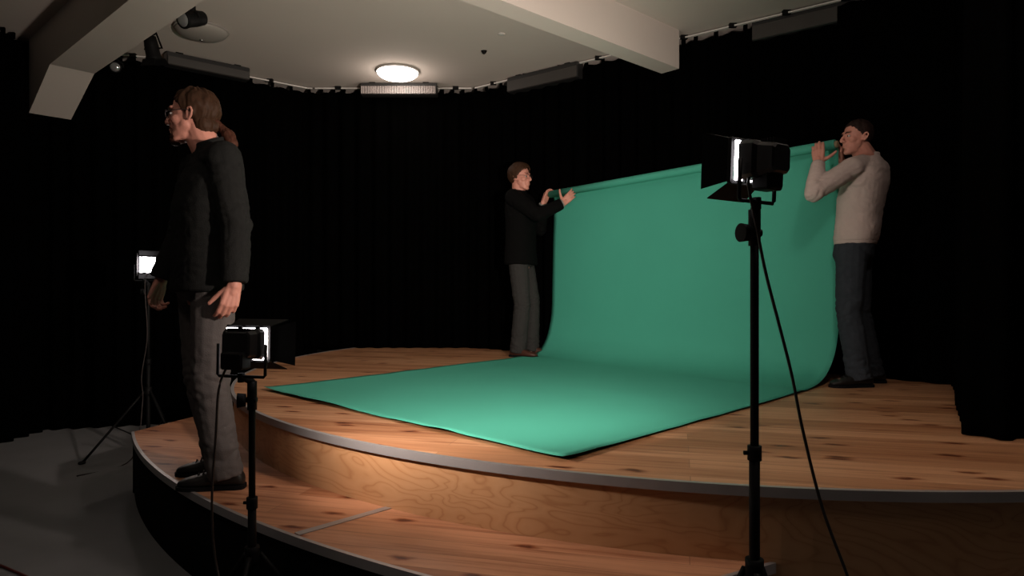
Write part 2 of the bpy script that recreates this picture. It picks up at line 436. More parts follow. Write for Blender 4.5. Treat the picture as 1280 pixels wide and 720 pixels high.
# ------------------------------------------------------------------ curtains
def curtain(path, z0, z1, name, label, wl=.17, amp=.035, tabs=True, fin=6):
    pts = [V(p) for p in path]
    tot = sum((pts[i+1]-pts[i]).length for i in range(len(pts)-1))
    n = int(tot/.022); vs = []; fs = []
    rows = [0, .02, .12, .35, .65, .9, .985, 1.0]
    cols = []
    for i in range(n+1):
        L = tot*i/n; k = 0
        while k < len(pts)-2 and L > (pts[k+1]-pts[k]).length:
            L -= (pts[k+1]-pts[k]).length; k += 1
        d = (pts[k+1]-pts[k]).normalized(); p = pts[k] + d*L; nn = V((-d.y, d.x))
        cols.append((p, nn, tot*i/n))
    for fr in (0, 1):
        for p, nn, L in cols:
            for t in rows:
                ph = 2*PI*L/wl + 1.7*noise.noise(V((L*1.3, 0, 3)))
                a = amp*(1 + .5*noise.noise(V((L*2, t*1.5, 9))))*(1 - .45*max(0, t-.8)/.2)
                off = a*math.sin(ph) + .02*noise.noise(V((L*.9, t*2, 1)))
                q = p + nn*(off + fr*.008)
                zt = z0 + (z1-z0)*t
                if t == 1.0: zt -= .016*(0.5+.5*math.cos(ph*1.0))
                vs.append(V((q.x, q.y, zt)))
    R = len(rows); N = len(cols)
    for fr in (0, 1):
        for i in range(N-1):
            for j in range(R-1):
                a = (fr*N + i)*R + j
                f = (a, a+R, a+R+1, a+1); fs.append(f if fr == 0 else f[::-1])
    def edge(a, b): fs.append((a, b, b + N*R, a + N*R))
    for i in range(N-1):
        edge(i*R, (i+1)*R); edge((i+1)*R+R-1, i*R+R-1)
    for j in range(R-1): edge(j+1, j); edge((N-1)*R+j, (N-1)*R+j+1)
    o = link_mesh(name, vs, fs, M['velvet'], None, True, loc=(pts[0].x, pts[0].y, z0))
    tag(o, label, 'curtain')
    if tabs:                                     # hook tapes that hang the curtain from its track
        L = .05
        for p, nn, l in cols:
            if l >= L:
                s = S(); s.box((p.x, p.y, z1+.012), (.016, .008, .026)); s.obj('hook_tape', M['velvet'], o, False); L += random.choice((.11, .14, .19, .24))
    return o
ZT = 3.392
curtain([(-4.20, 1.0), (-4.20, 5.98), BACK[1]+V((.02, -.02)), BACK[2]+V((.03, -.02))], 0, ZT, 'stage_curtain', 'black velvet curtain on the left, behind the ponytailed man and distant lamp')
curtain([BACK[2]+V((-.07, -.12)), BACK[2]+V((0, -.07)), BACK[3]+V((.02, -.06))], Z_STAGE+.004, ZT, 'stage_curtain', 'black velvet curtain at the rear centre, under the lit dome lamp')
curtain([BACK[3]+V((-.06, -.13)), BACK[3]+V((.06, -.13)), BACK[4]+V((-.0, -.07))], Z_STAGE+.004, ZT, 'stage_curtain', 'black velvet curtain running behind the green paper roll')
curtain([V((2.42, 4.94)), V((2.62, 4.80)), V((2.95, 4.42)), V((2.00, 2.92)), V((2.09, 2.83)), V((3.05, 2.98))], Z_STAGE+.004, ZT, 'stage_curtain', 'black velvet side curtain at the right end of the stage, its forward run added as masking', tabs=False, amp=.018)  # the run coming forward is added to black out the right edge
# curtain tracks on the ceiling
def track(path, label):
    pts = [V((p[0], p[1], Z_CEIL-.022)) for p in path]
    t = thing('curtain_track', tuple(pts[0]), label, 'curtain track', 'pale curtain tracks')
    s = S()
    for a, b in zip(pts, pts[1:]):
        d = (b-a).normalized(); n = V((-d.y, d.x, 0))*.012
        z = V((0, 0, .006)); 
        s.add([a-n-z, b-n-z, b+n-z, a+n-z, a-n+z, b-n+z, b+n+z, a+n+z], [(0,3,2,1),(4,5,6,7),(0,1,5,4),(1,2,6,5),(2,3,7,6),(3,0,4,7)])
    s.obj('rail', M['rail'], t, False)
    for a, b in zip(pts, pts[1:]):
        d = (b-a); l = d.length; k = .25
        while k < l:
            s = S(); s.box(a + d*(k/l) + V((0, -.004, .004)), (.03, .016, .0165)); s.obj('bracket', M['black'], t, False); k += .42
inn = .055
track([BACK[1]+V((-.35, -.18)), BACK[1]+V((.04, -.05)), BACK[2]+V((-.02, -.12)), BACK[2]+V((.03, -.12))], 'pale track carrying the left black curtain just below the ceiling')
track([BACK[2]+V((.06, -.12)), BACK[3]+V((-.04, -.12))], 'pale track carrying the rear centre black curtain under the dome lamp')
track([BACK[3]+V((.0, -.13)), BACK[4]+V((-.09, -.07))], 'pale track carrying the black curtain behind the green roll')

# ------------------------------------------------------------------ long box fixtures along the curtain tops
def fixture(x0, x1, segi, label, off=.25, height=.13, ztop=Z_CEIL-.012, mface='grey_box', ribs=0, depth=.11):
    a, b = BACK[segi], BACK[segi+1]
    d = (b-a).normalized(); n = V((d.y, -d.x))       # into the room
    if n.y > 0: n = -n
    a = a + n*off
    def hit(x):
        t = (x-640)/F                                  # bearing
        k = (t*a.y - a.x)/(d.x - t*d.y)
        return a + d*k
    p, q = hit(x0), hit(x1); mid = (p+q)/2; L = (q-p).length/2
    mx = Matrix(((d.x, n.x, 0, mid.x), (d.y, n.y, 0, mid.y), (0, 0, 1, ztop - height/2), (0, 0, 0, 1)))
    t = thing('ceiling_fixture', (mid.x, mid.y, ztop), label, 'ceiling fixture')
    s = S(); s.box((0, -depth/2-.012, 0), (L, depth/2, height/2), mx, .006); s.obj('housing', M['blackgloss'], t, False)
    s = S(); s.box((0, -.006, -.018), (L-.006, .006, height/2-.022), mx, .003)
    f = s.obj('front_panel', M[mface], t, False)
    if ribs:
        s = S()
        for k in range(ribs):
            xx = -L+.02 + (2*L-.04)*k/(ribs-1)
            s.box((xx, .006, -.018), (.0042, .008, height/2-.024), mx)
        s.obj('grille_slats', M['grille'], f, False)
    for sx in (-.7, .7):
        s = S(); s.box((sx*L, -depth/2, height/2+.006), (.03, .03, .0065), mx); s.obj('mounting_bracket', M['black'], t, False)
fixture(209, 313, 1, 'long brownish box fixture under the ceiling above the ponytailed man', off=.34, height=.12)
fixture(450, 546, 2, 'long box fixture with a ribbed front just below the lit dome lamp', off=.30, height=.125, mface='blackgloss', ribs=44)
fixture(633, 721, 3, 'long grey box fixture at the ceiling left of the right-hand beam end', off=.16, height=.15)
fixture(939, 1074, 3, 'long grey box fixture at the top right, above the side curtain', off=.10, height=.16)

# ------------------------------------------------------------------ round ceiling lamps
def dome_lamp(x, y, dia, label, lit, pos=None):
    if pos is None:
        d = F*(Z_CEIL-.03-CAMZ)/(360-y); pos = ((x-640)/F*d, d)
    t = thing('dome_lamp', (pos[0], pos[1], Z_CEIL), label, 'ceiling lamp')
    r = dia/2
    s = S(); s.lathe([(r*.9, 0), (r*.98, -.006), (r, -.014), (r*.97, -.02)], (pos[0], pos[1], Z_CEIL)); s.obj('base_ring', M['offdome'] if not lit else M['rail'], t)
    s = S(); s.lathe([(r*.95, -.018)] + [(r*.95*math.cos(a), -.018-.075*math.sin(a)) for a in (.25, .5, .75, 1.0, 1.25, 1.45)], (pos[0], pos[1], Z_CEIL))
    s.obj('glass_shade', M['dome'] if lit else M['offdome'], t)
    s = S(); s.lathe([(.012, -.09), (.012, -.1), (.006, -.106)], (pos[0], pos[1], Z_CEIL), seg=12); s.obj('finial', M['steel'], t)
    return pos
lit_pos = dome_lamp(497, 92, .43, 'glowing white dome lamp on the ceiling at the rear', True)
dome_lamp(252, 40, .43, 'unlit round dome lamp on the ceiling beside the hanging spotlights', False)
# small ceiling details
def disc(x, y, r, h, m, name, label, cat):
    d = F*(Z_CEIL-.01-CAMZ)/(360-y); c = ((x-640)/F*d, d, Z_CEIL)
    t = thing(name, c, label, cat)
    s = S(); s.lathe([(r, 0), (r, -h*.4), (r*.8, -h*.7), (r*.3, -h)], c, seg=20); s.obj('body', m, t)
    s = S(); s.lathe([(r*1.25, .0), (r*1.25, -.004), (r, -.006)], c, seg=20); s.obj('base_plate', m, t)
disc(605, 65, .022, .03, M['black'], 'smoke_detector', 'small dark detector button on the pale ceiling', 'detector')
disc(627, 44, .026, .008, M['rail'], 'blanking_plate', 'small pale round plate on the ceiling near the right beam', 'plate')

# ------------------------------------------------------------------ spotlights on a bar behind the left beam
def nline(k, off): p = pl_far - dl*k + nl*off; return p
ZB = 3.33
bar = thing('lighting_bar', (*nline(1.3, .16), ZB), 'thin black lighting bar fixed behind the left ceiling beam', 'lighting bar')
s = S(); a, b = nline(-.1, .16), nline(2.6, .16); s.tube([(a.x, a.y, ZB), (b.x, b.y, ZB)], .018, 10); s.obj('pipe', M['black'], bar)
for k in (.2, 1.1, 2.0):
    p = nline(k, .16); s = S(); s.cap((p.x, p.y, ZB+.01), (p.x, p.y, Z_CEIL-.002), .01, .01, flat0=True, flat1=True); s.obj('hanger', M['black'], bar)
def spot(c, aim, label, m_glass, k=1.0, flap=False):
    c = V(c); D = V(aim).normalized(); R = D.cross(V((0, 0, 1))).normalized(); U = R.cross(D)
    mx = Matrix(((R.x, U.x, D.x, c.x), (R.y, U.y, D.y, c.y), (R.z, U.z, D.z, c.z), (0, 0, 0, 1)))
    t = thing('stage_spotlight', tuple(c + V((0, 0, .1))), label, 'spotlight')
    s = S(); s.lathe([(.03*k, -.11*k), (.05*k, -.1*k), (.058*k, -.03*k), (.06*k, .06*k), (.066*k, .07*k), (.066*k, .085*k), (.055*k, .087*k)], (0, 0, 0), mx, 20); s.obj('can', M['black'], t)
    s = S(); s.lathe([(.052*k, .086*k), (.05*k, .092*k), (.03*k, .1*k), (.01*k, .103*k)], (0, 0, 0), mx, 20); s.obj('lens', m_glass, t)
    top = V((c.x, c.y, ZB-.008))
    s = S(); s.tube([mx @ V((-.072*k, 0, 0)), mx @ V((-.075*k, .03, 0)), top + V((-.03, 0, 0)), top + V((.03, 0, 0)), mx @ V((.075*k, .03, 0)), mx @ V((.072*k, 0, 0))], .008, 6); s.obj('yoke', M['black'], t)
    s = S(); s.box(top + V((0, 0, .01)), (.02, .02, .03), None, .004); s.obj('clamp', M['black'], t)
    if flap:
        for sg in (-1, 1):
            s = S(); s.add([mx @ V(p) for p in ((-.06*k, sg*.066*k, .085*k), (.06*k, sg*.066*k, .085*k), (.07*k, sg*.10*k, .14*k), (-.07*k, sg*.10*k, .14*k), (-.06*k, sg*.07*k, .085*k), (.06*k, sg*.07*k, .085*k), (.07*k, sg*.104*k, .14*k), (-.07*k, sg*.104*k, .14*k))],
                         [(0,1,2,3),(7,6,5,4),(0,4,5,1),(1,5,6,2),(2,6,7,3),(3,7,4,0)]); s.obj('barn_door', M['black'], t, False)
p = px(240, 22, 4.885); spot((p.x, p.y, 3.26), (-.35, -.75, -.35), 'black hanging spotlight nearest the top of the left beam, with a pale lens', M['glint'], 1.0)
p = px(190, 60, 5.30); spot((p.x, p.y, 3.19), (.05, .3, -.95), 'black hanging spotlight with open flaps in the middle of the bar', M['black'], .9, True)
p = px(145, 86, 5.86); spot((p.x, p.y, 3.23), (.35, -.75, -.25), 'small hanging spotlight with a shiny lens beside the beam knee', M['glint'], .75)

# ------------------------------------------------------------------ green paper backdrop
RB = V((2.160, 4.425, 2.238)); RA = V((.335, 6.415, 2.178))
rd = (RB-RA).normalized(); rn = V((-rd.y, rd.x, 0)).normalized()
if rn.y < 0: rn = -rn
back = thing('backdrop_paper', (1.0, 5.2, Z_STAGE), 'green paper backdrop sweeping from a held roll down over the stage boards', 'backdrop')
zf = Z_STAGE+.004
Rp = [V((.188, 2.475, zf)), V((.70, 3.0, zf)), V((1.25, 3.55, zf)), V((1.72, 4.04, zf)), V((1.98, 4.31, .655)), V((2.115, 4.44, .725)), V((2.185, 4.485, .86)), V((2.215, 4.495, 1.07)), V((2.215, 4.50, 1.4)), V((2.20, 4.48, 1.8)), V((2.19, 4.455, 2.15)), RB + rn*.033 + V((0, 0, -.01)), RB + rn*.024 + V((0, 0, .02))]
Lp = [V((-1.574, 4.21, zf)), V((-1.02, 4.86, zf)), V((-.48, 5.50, zf)), V((.08, 6.17, zf)), V((.245, 6.33, .672)), V((.325, 6.41, .785)), V((.368, 6.43, .93)), V((.385, 6.435, 1.12)), V((.392, 6.44, 1.42)), V((.40, 6.445, 1.8)), V((.41, 6.43, 2.10)), RA + rd*.06 + rn*.033 + V((0, 0, -.01)), RA + rd*.06 + rn*.024 + V((0, 0, .02))]
Rc = spline(Rp, 8); Lc = spline(Lp, 8)
NU = 56
vs = []; fs = []
nv = len(Rc)
for i in range(nv):
    fl_ = min(1, max(0, (24-i)/10))                    # on the floor
    for j in range(NU+1):
        u = j/NU
        p = Rc[i].lerp(Lc[i], u)
        if i <= 26:
            e = math.exp(-i/2.2)
            lift = e*(.010 + .010*noise.noise(V((u*5, 0, 2))) + .012*max(0, noise.noise(V((u*9+3, 1, 5)))))
            se = math.exp(-u*18)*.006 + math.exp(-(1-u)*18)*.008
            p.z += lift + se + .0035*(1 + noise.noise(V((u*3, i*.5, 0))))
        else:
            t = (i-26)/(nv-26)
            w = math.sin(PI*min(1, t*1.02))
            bow = .022*math.sin(PI*u)*w + .010*w*noise.noise(V((u*4, i*.10, 4)))
            p += rn*bow
        vs.append(p)
for i in range(nv-1):
    for j in range(NU):
        a = i*(NU+1)+j; fs.append((a, a+1, a+NU+2, a+NU+1))
o = link_mesh('paper_sheet', vs, fs, M['paper'], back)
md = o.modifiers.new('t', 'SOLIDIFY'); md.thickness = .0012; md.offset = 1
s = S(); s.cap(RA + rd*.05, RB - rd*.005, .033, .033, 28, True, True); s.obj('paper_roll', M['paper'], back)
s = S(); s.cap(RA - rd*.01, RB + rd*.012, .022, .022, 20, True, True); o = s.obj('core_tube', M['core'], back); o['label'] = 'cardboard core end'

# ------------------------------------------------------------------ people
def fr(f):
    f = V((f[0], f[1], f[2] if len(f) > 2 else 0)).normalized()
    l = V((0, 0, 1)).cross(f).normalized(); u = f.cross(l)
    return f, l, u
def mx_of(f, c):
    f, l, u = fr(f)
    return Matrix(((f.x, l.x, u.x, c[0]), (f.y, l.y, u.y, c[1]), (f.z, l.z, u.z, c[2]), (0, 0, 0, 1)))
def ik(a, b, l1, l2, hint):
    a = V(a); b = V(b); d = b-a; L = min(d.length, (l1+l2)*.995); d.normalize()
    x = (l1*l1 - l2*l2 + L*L)/(2*L); h = math.sqrt(max(0, l1*l1-x*x))
    hv = V(hint) - d*V(hint).dot(d); hv.normalize()
    return a + d*x + hv*h

def head_shapes(s, H, k=1.0, nose=1.0):
    def e(c, r): s.ell(V(c)*k, V(r)*k, H)
    def cp(a, b, r0, r1): s.cap(V(a)*k, V(b)*k, r0*k, r1*k, mx=H)
    e((-.014, 0, .036), (.098, .076, .086))
    e((.012, 0, .0), (.080, .068, .085))
    e((.034, 0, -.035), (.056, .058, .078))
    e((.030, 0, -.082), (.056, .046, .032))
    cp((.010, .042, -.052), (.066, .018, -.100), .018, .017); cp((.010, -.042, -.052), (.066, -.018, -.100), .018, .017)
    cp((.02, .038, -.04), (.066, .014, -.080), .028, .022); cp((.02, -.038, -.04), (.066, -.014, -.080), .028, .022)
    cp((.0, .0, -.06), (.055, .0, -.088), .046, .030)
    e((.076, 0, -.103), (.020, .022, .017))
    e((.076, 0, .034), (.020, .050, .011))
    cp((.090, 0, .018), (.111*nose, 0, -.022), .0075, .0115)
    e((.108*nose, 0, -.027), (.014, .012, .0105))
    e((.099, .012, -.030), (.010, .008, .008)); e((.099, -.012, -.030), (.010, .008, .008))
    e((.088, 0, -.047), (.011, .022, .012))
    e((.092, 0, -.0595), (.0105, .023, .0058)); e((.090, 0, -.0705), (.0105, .020, .0066))
    e((.082, 0, -.083), (.010, .02, .008))
    for sg in (1, -1):
        e((.050, sg*.040, -.020), (.032, .023, .028))
        e((.074, sg*.032, -.008), (.012, .019, .0075))
        # ear: rim, lobe and bowl
        pts = [(x_*.88-.006, y_, z_*.88) for x_, y_, z_ in [(.010, sg*.073, -.022), (.006, sg*.076, .006), (-.002, sg*.083, .022), (-.016, sg*.089, .022), (-.022, sg*.090, .006), (-.015, sg*.084, -.016), (.0, sg*.076, -.034), (.008, sg*.073, -.028)]]
        for a, b in zip(pts, pts[1:]): cp(a, b, .0055, .0055)
        e((-.006, sg*.075, -.004), (.014, .006, .022))

def face_parts(root, body, H, k=1.0, brow='hair_dark'):
    for sg in (1, -1):
        s = S(); s.ell(V((.079, sg*.032, .005))*k, V((.0100, .0115, .0080))*k, H, 14, 10)
        o = s.obj('eye', M['eye'], root)
        s = S(); s.ell(V((.0872, sg*.032, .005))*k, V((.003, .0058, .0058))*k, H, 12, 8); s.obj('iris', M['iris'], o)
        s = S(); s.chain([H @ (V(p)*k) for p in ((.094, sg*.014, .026), (.093, sg*.03, .031), (.082, sg*.05, .027))], [.003*k, .0036*k, .002*k]); s.obj('eyebrow', M[brow], root)

def hair_shell(root, H, m, k, keep, r=(.104, .083, .094), c=(-.014, 0, .036), thick=.014, amp=.004, freq=38):
    """a thick cap of hair with its own hairline"""
    seg, rg = 72, 52
    vs = []; ids = {}
    fs = []
    def pt(i, j):
        key = (i, j % seg)
        if key in ids: return ids[key]
        t = PI*i/rg; p = 2*PI*(j % seg)/seg
        q = V((r[0]*math.sin(t)*math.cos(p), r[1]*math.sin(t)*math.sin(p), r[2]*math.cos(t)))
        g = noise.noise(V((math.cos(p)*freq*.1, math.sin(p)*freq*.1, t*1.5)))*amp*1.5 + noise.noise(V((math.cos(p)*freq*.35, math.sin(p)*freq*.35, t*3)))*amp
        q = q*(1 + g/.09) + V(c)
        ids[key] = len(vs); vs.append(q); return ids[key]
    for i in range(rg):
        for j in range(seg):
            t = PI*(i+.5)/rg; p = 2*PI*(j+.5)/seg
            q = V((r[0]*math.sin(t)*math.cos(p), r[1]*math.sin(t)*math.sin(p), r[2]*math.cos(t))) + V(c)
            jit = .004*noise.noise(q*90)
            if keep(q.x + jit, abs(q.y), q.z + jit):
                f = [pt(i, j), pt(i+1, j), pt(i+1, j+1), pt(i, j+1)]
                f2 = []
                for a in f:
                    if a not in f2: f2.append(a)
                if len(f2) > 2: fs.append(tuple(f2))
    o = link_mesh('hair', [H @ (v*k) for v in vs], fs, m, root)
    # weld poles, thicken inward
    bm = bmesh.new(); bm.from_mesh(o.data); bmesh.ops.remove_doubles(bm, verts=bm.verts, dist=1e-5); bmesh.ops.recalc_face_normals(bm, faces=bm.faces); bm.to_mesh(o.data); bm.free()
    md = o.modifiers.new('t', 'SOLIDIFY'); md.thickness = thick*k; md.offset = -1
    sd = o.modifiers.new('s', 'SUBSURF'); sd.levels = 1; sd.render_levels = 1
    return o

def hand_shapes(s, w, d, n, side, curl=(.35, .45, .3), spread=.06, thumb=(.5, .75, .35), k=1.0, thumb_curl=.2):
    """w wrist; d direction of the fingers; n palm normal (the way fingers curl); side +1/-1 picks the thumb side"""
    w = V(w); d = V(d).normalized(); n = V(n); n = (n - d*n.dot(d)).normalized(); t = d.cross(n)*side
    P = lambda a, b, c: w + (d*a + t*b + n*c)*k
    kn = [(.088, .030), (.093, .010), (.089, -.010), (.080, -.029)]
    ln = [(.042, .026, .022), (.046, .030, .023), (.043, .028, .022), (.034, .021, .020)]
    for i, ((a, b), L) in enumerate(zip(kn, ln)):
        s.cap(P(-.005, b*.55, 0), P(a, b, 0), .0155*k, .0115*k)
        s.cap(P(.03, b*.8, .004), P(a*.8, b, .003), .013*k, .011*k)
        p = P(a, b, 0); ang = 0; sp = spread*(1.5-i)/1.5
        rr = [.0100, .0090, .0082, .0072] if i < 3 else [.0086, .0078, .0071, .0064]
        for q in range(3):
            ang += curl[q]*(1 + .12*i)
            dd = (d*math.cos(ang) + n*math.sin(ang) + t*sp*math.cos(ang)).normalized()
            p2 = p + dd*L[q]*k; s.cap(p, p2, rr[q]*k, rr[q+1]*k, 12); p = p2
    # thumb leaves the side of the palm near its base
    th = (d*thumb[0] + t*thumb[1] + n*thumb[2]).normalized()
    a = P(.018, .022, .006); b = a + th*.044*k
    s.cap(P(.012, .008, .004), a, .016*k, .0155*k); s.cap(a, b, .0155*k, .012*k)
    th2 = (th + d*thumb_curl + n*thumb_curl*.4).normalized(); c = b + th2*.033*k; s.cap(b, c, .0115*k, .0102*k)
    th3 = (th2 + d*thumb_curl).normalized(); s.cap(c, c + th3*.026*k, .0102*k, .0085*k)

def ering(c, f, l, u, hw, hd, n=28, pw=2.4):
    out = []
    for j in range(n):
        a = 2*PI*j/n; ca, sa = math.cos(a), math.sin(a)
        x = abs(ca)**(2/pw)*(1 if ca >= 0 else -1)*hd; y = abs(sa)**(2/pw)*(1 if sa >= 0 else -1)*hw
        out.append(c + f*x + l*y)
    return out

def torso(s, P, Sh, fp, fs_, sec):
    """loft from pelvis centre P to shoulder centre Sh; sec: (t, half width, half depth, forward shift)"""
    P = V(P); Sh = V(Sh)
    rings = []
    for t, hw, hd, sh in sec:
        ff = (V(fp).lerp(V(fs_), min(1, max(0, t)))); f, l, u = fr(ff)
        rings.append(ering(P.lerp(Sh, t) + f*sh, f, l, u, hw, hd))
    s.rings(rings)

def shoe(root, ank, f, zsole, m, size=1.0, height=.085):
    f, l, u = fr(f); a = V((ank[0], ank[1], zsole))
    def ring(x, hw, h, z0, n=20):
        out = []
        for j in range(n):
            t = 2*PI*j/n; c_, s_ = math.cos(t), math.sin(t)
            y = abs(c_)**.75*(1 if c_ >= 0 else -1)*hw
            z = z0 + (h-z0)*(.5 + .5*abs(s_)**.75*(1 if s_ >= 0 else -1))
            out.append(a + f*x*size + l*y*size + V((0, 0, z*size)))
        return out
    s = S(); s.rings([ring(-.083, .020, .05, .02), ring(-.076, .032, .072, .012), ring(-.05, .038, height+.01, .01), ring(0, .040, height+.022, .01), ring(.035, .042, height+.012, .01), ring(.08, .046, .074, .01), ring(.125, .050, .062, .01), ring(.165, .046, .052, .012), ring(.192, .034, .042, .015), ring(.205, .018, .034, .018)])
    o = s.obj('shoe', m, root); sd = o.modifiers.new('s', 'SUBSURF'); sd.levels = 1; sd.render_levels = 1
    s = S()
    out = [(-.088, .018), (-.08, .034), (-.05, .041), (0, .041), (.04, .043), (.09, .050), (.135, .054), (.175, .047), (.202, .032), (.212, .014)]
    polyl = [a + f*x*size + l*y*size for x, y in out] + [a + f*x*size - l*y*size for x, y in out[::-1]]
    n = len(polyl); vs = [p + V((0, 0, .001)) for p in polyl] + [p + V((0, 0, .018)) for p in polyl]
    s.add(vs, [tuple(range(n-1, -1, -1)), tuple(range(n, 2*n))] + [(i, (i+1) % n, n+(i+1) % n, n+i) for i in range(n)])
    s.obj('sole', M['sole'], o, False)
    for k in range(4):
        x = .045 + .022*k; z = (.098 - .0085*k)*1.0
        s = S(); s.tube([a + f*x + l*.026 + V((0, 0, z-.012)), a + f*(x+.004) + V((0, 0, z+.004 - .004*k*.3)), a + f*(x+.008) - l*.026 + V((0, 0, z-.012))], .0028, 6)
        s.obj('shoelace', M['rubber'], o)

def folds(amp, fx, fz, centres=(), seed=0.0):
    """cloth wrinkles: gentle overall, deeper around the given joints"""
    def d(p, n):
        q = V((p.x*fx, p.y*fx, p.z*fz + seed))
        v = noise.noise(q)*.6 + (abs(noise.noise(q*1.9 + V((3, 1, 7))))*2 - .7)*.5
        w = .45
        for c, r in centres:
            w = max(w, 1.6*math.exp(-((p-V(c)).length/r)**2))
        return amp*v*w
    return d

def glasses(root, H, k):
    t = S()
    for sg in (1, -1):
        ring = []
        for j in range(16):
            a = 2*PI*j/16
            y = sg*.033 + .022*abs(math.cos(a))**.7*(1 if math.cos(a) >= 0 else -1); z = .003 + .0165*abs(math.sin(a))**.7*(1 if math.sin(a) >= 0 else -1)
            ring.append(H @ (V((.1025 - abs(y)*.1, y, z))*k))
        t.tube(ring, .0017*k, 6, True)
        t.tube([H @ (V(p)*k) for p in ((.096, sg*.055, .008), (.082, sg*.069, .010), (.03, sg*.078, .012), (-.005, sg*.083, .012), (-.02, sg*.083, -.004))], .0019*k, 6)
    t.tube([H @ (V(p)*k) for p in ((.1015, .011, .006), (.104, .0, .009), (.1015, -.011, .006))], .0017*k, 6)
    t.obj('glasses', M['frames'], root)

def person(cfg):
    g = cfg
    root = thing('person', g['base'], g['label'], 'person')
    fp, fs_ = V((*g['fp'], 0)).normalized(), V((*g['fs'], 0)).normalized()
    P = V(g['P']); Sh = V(g['S'])
    lp = fr(fp)[1]; ls = fr(fs_)[1]
    H = mx_of(g['fh'], g['H']); k = g.get('hk', 1.0)
    sw = g.get('sw', .18); hw = .092
    shl = {+1: Sh + ls*sw, -1: Sh - ls*sw}
    hip = {+1: P + lp*hw + V((0, 0, -.02)), -1: P - lp*hw + V((0, 0, -.02))}
    for q in (1, -1): shl[q] = shl[q] + V(g.get('shoff', {}).get(q, (0, 0, 0)))
    elb = {}; kne = {}
    for q in (1, -1):
        elb[q] = ik(shl[q], g['wrist'][q], g.get('ua', .30), g.get('fa', .265), g['elbow_hint'][q])
        kne[q] = ik(hip[q], g['ankle'][q], g['thigh'], g['shin'], g['knee_hint'][q])
    # --- body: one continuous skin from head to feet
    s = S()
    head_shapes(s, H, k, g.get('nose', 1.0))
    nb = Sh + V((0, 0, .035))
    s.cap(H @ (V((-.022, 0, -.05))*k), nb + fs_*-.012, .058*k, .064)
    s.cap(H @ (V((-.005, 0, -.085))*k), nb + fs_*.01, .045*k, .058)
    torso(s, P, Sh, fp, fs_, [(-.2, .10, .07, 0), (-.08, .145, .095, 0), (.1, .145, .095, 0), (.35, .13, .085, .005), (.65, .15, .10, .01), (.85, .165, .10, .0), (1.0, .14, .08, -.005), (1.08, .07, .055, -.005)])
    for q in (1, -1):
        w = V(g['wrist'][q])
        s.cap(Sh + ls*q*.06, shl[q], .05, .055); s.cap(shl[q], elb[q], .052, .040); s.cap(elb[q], w, .040, .027)
        hd = g['hand'][q]; hand_shapes(s, w, hd['d'], hd['n'], hd['side'], hd.get('curl', (.35, .45, .3)), hd.get('spread', .06), hd.get('thumb', (.5, .75, .35)), hd.get('k', 1.0), hd.get('tc', .2))
        s.cap(w - (V(hd['d']).normalized())*.01, w + V(hd['d']).normalized()*.03, .024, .020)
        s.cap(hip[q], kne[q], .078, .052); s.cap(kne[q], V(g['ankle'][q]), .050, .036)
        ff = V((*g['foot'][q], 0)).normalized(); an = V(g['ankle'][q]); zs = g['zfloor']
        s.cap(V((an.x, an.y, zs+.05)) - ff*.045, V((an.x, an.y, zs+.035)) + ff*.14, .032, .024); s.cap(an, V((an.x, an.y, zs+.06)), .036, .036)
    s.remesh('body', M['skin'], root, .0042, 3, .5)
    face_parts(root, None, H, k, g.get('brow', 'hair_dark'))
    # --- top
    cl = g['top']
    s = S(); torso(s, P, Sh, fp, fs_, cl['sec'])
    for q in (1, -1):
        w = V(g['wrist'][q]); r = cl['sleeve']
        cut = elb[q].lerp(w, cl.get('cut', .93))
        s.cap(Sh + ls*q*.07 + V((0, 0, .005)), shl[q], r[0]*.95, r[0]); s.cap(shl[q], elb[q], r[0], r[1]); s.cap(elb[q], cut, r[1], r[2], flat1=True)
    if cl.get('collar'):
        ch, cr = cl['collar']
        f, l, u = fr(fs_); tlt = g.get('neck_dir', V((0, 0, 1)))
        s.rings([[p - V((0, 0, 1))*((p-nb).dot(f)*g.get('tilt', .12)*max(0, h)/ch) for p in ering(nb + tlt*h + f*(-.006), f, l, u, rr, rr*1.05, 24, 2.0)] for h, rr in ((-.05, cr+.035), (-.01, cr+.012), (ch*.5, cr+.003), (ch, cr))])
    cen = [(elb[1], .13), (elb[-1], .13), (P + V((0, 0, .12)), .16), (shl[1] - V((0, 0, .08)), .12), (shl[-1] - V((0, 0, .08)), .12)]
    o = s.remesh(cl['name'], M[cl['mat']], root, .0065, 4, .5, folds(cl['amp'], 9, 13, cen, g['seed']))
    o['label'] = cl['label']
    if cl.get('zip'):
        z = S(); f, l, u = fr(fs_)
    # ribbed hem and cuffs
    if cl.get('hem'):
        s = S(); t0, hw_, hd_ = cl['hem']
        torso(s, P, Sh, fp, fs_, [(t0-.06, hw_*.97, hd_*.97, 0), (t0-.055, hw_, hd_, 0), (t0+.04, hw_*1.01, hd_*1.01, 0), (t0+.05, hw_*.97, hd_*.97, 0)])
        s.remesh('hem_band', M[cl['mat']], root, .006, 3, .5, folds(.004, 10, 6, (), 2))
    if cl.get('cuffs'):
        for q in (1, -1):
            w = V(g['wrist'][q]); a = elb[q].lerp(w, cl['cuffs'][0]); b = elb[q].lerp(w, cl['cuffs'][1])
            s = S(); s.cap(a, b, cl['cuffs'][2], cl['cuffs'][2]*.96, 20, True, True); s.obj('cuff', M[cl.get('cuffmat', cl['mat'])], root)
    # --- trousers
    tr = g['trousers']
    s = S()
    torso(s, P, Sh, fp, fs_, [(-.16, .12, .10, 0), (-.08, .172, .122, 0), (.04, .172, .122, 0), (.20, .160, .112, 0), (.26, .152, .106, 0)])
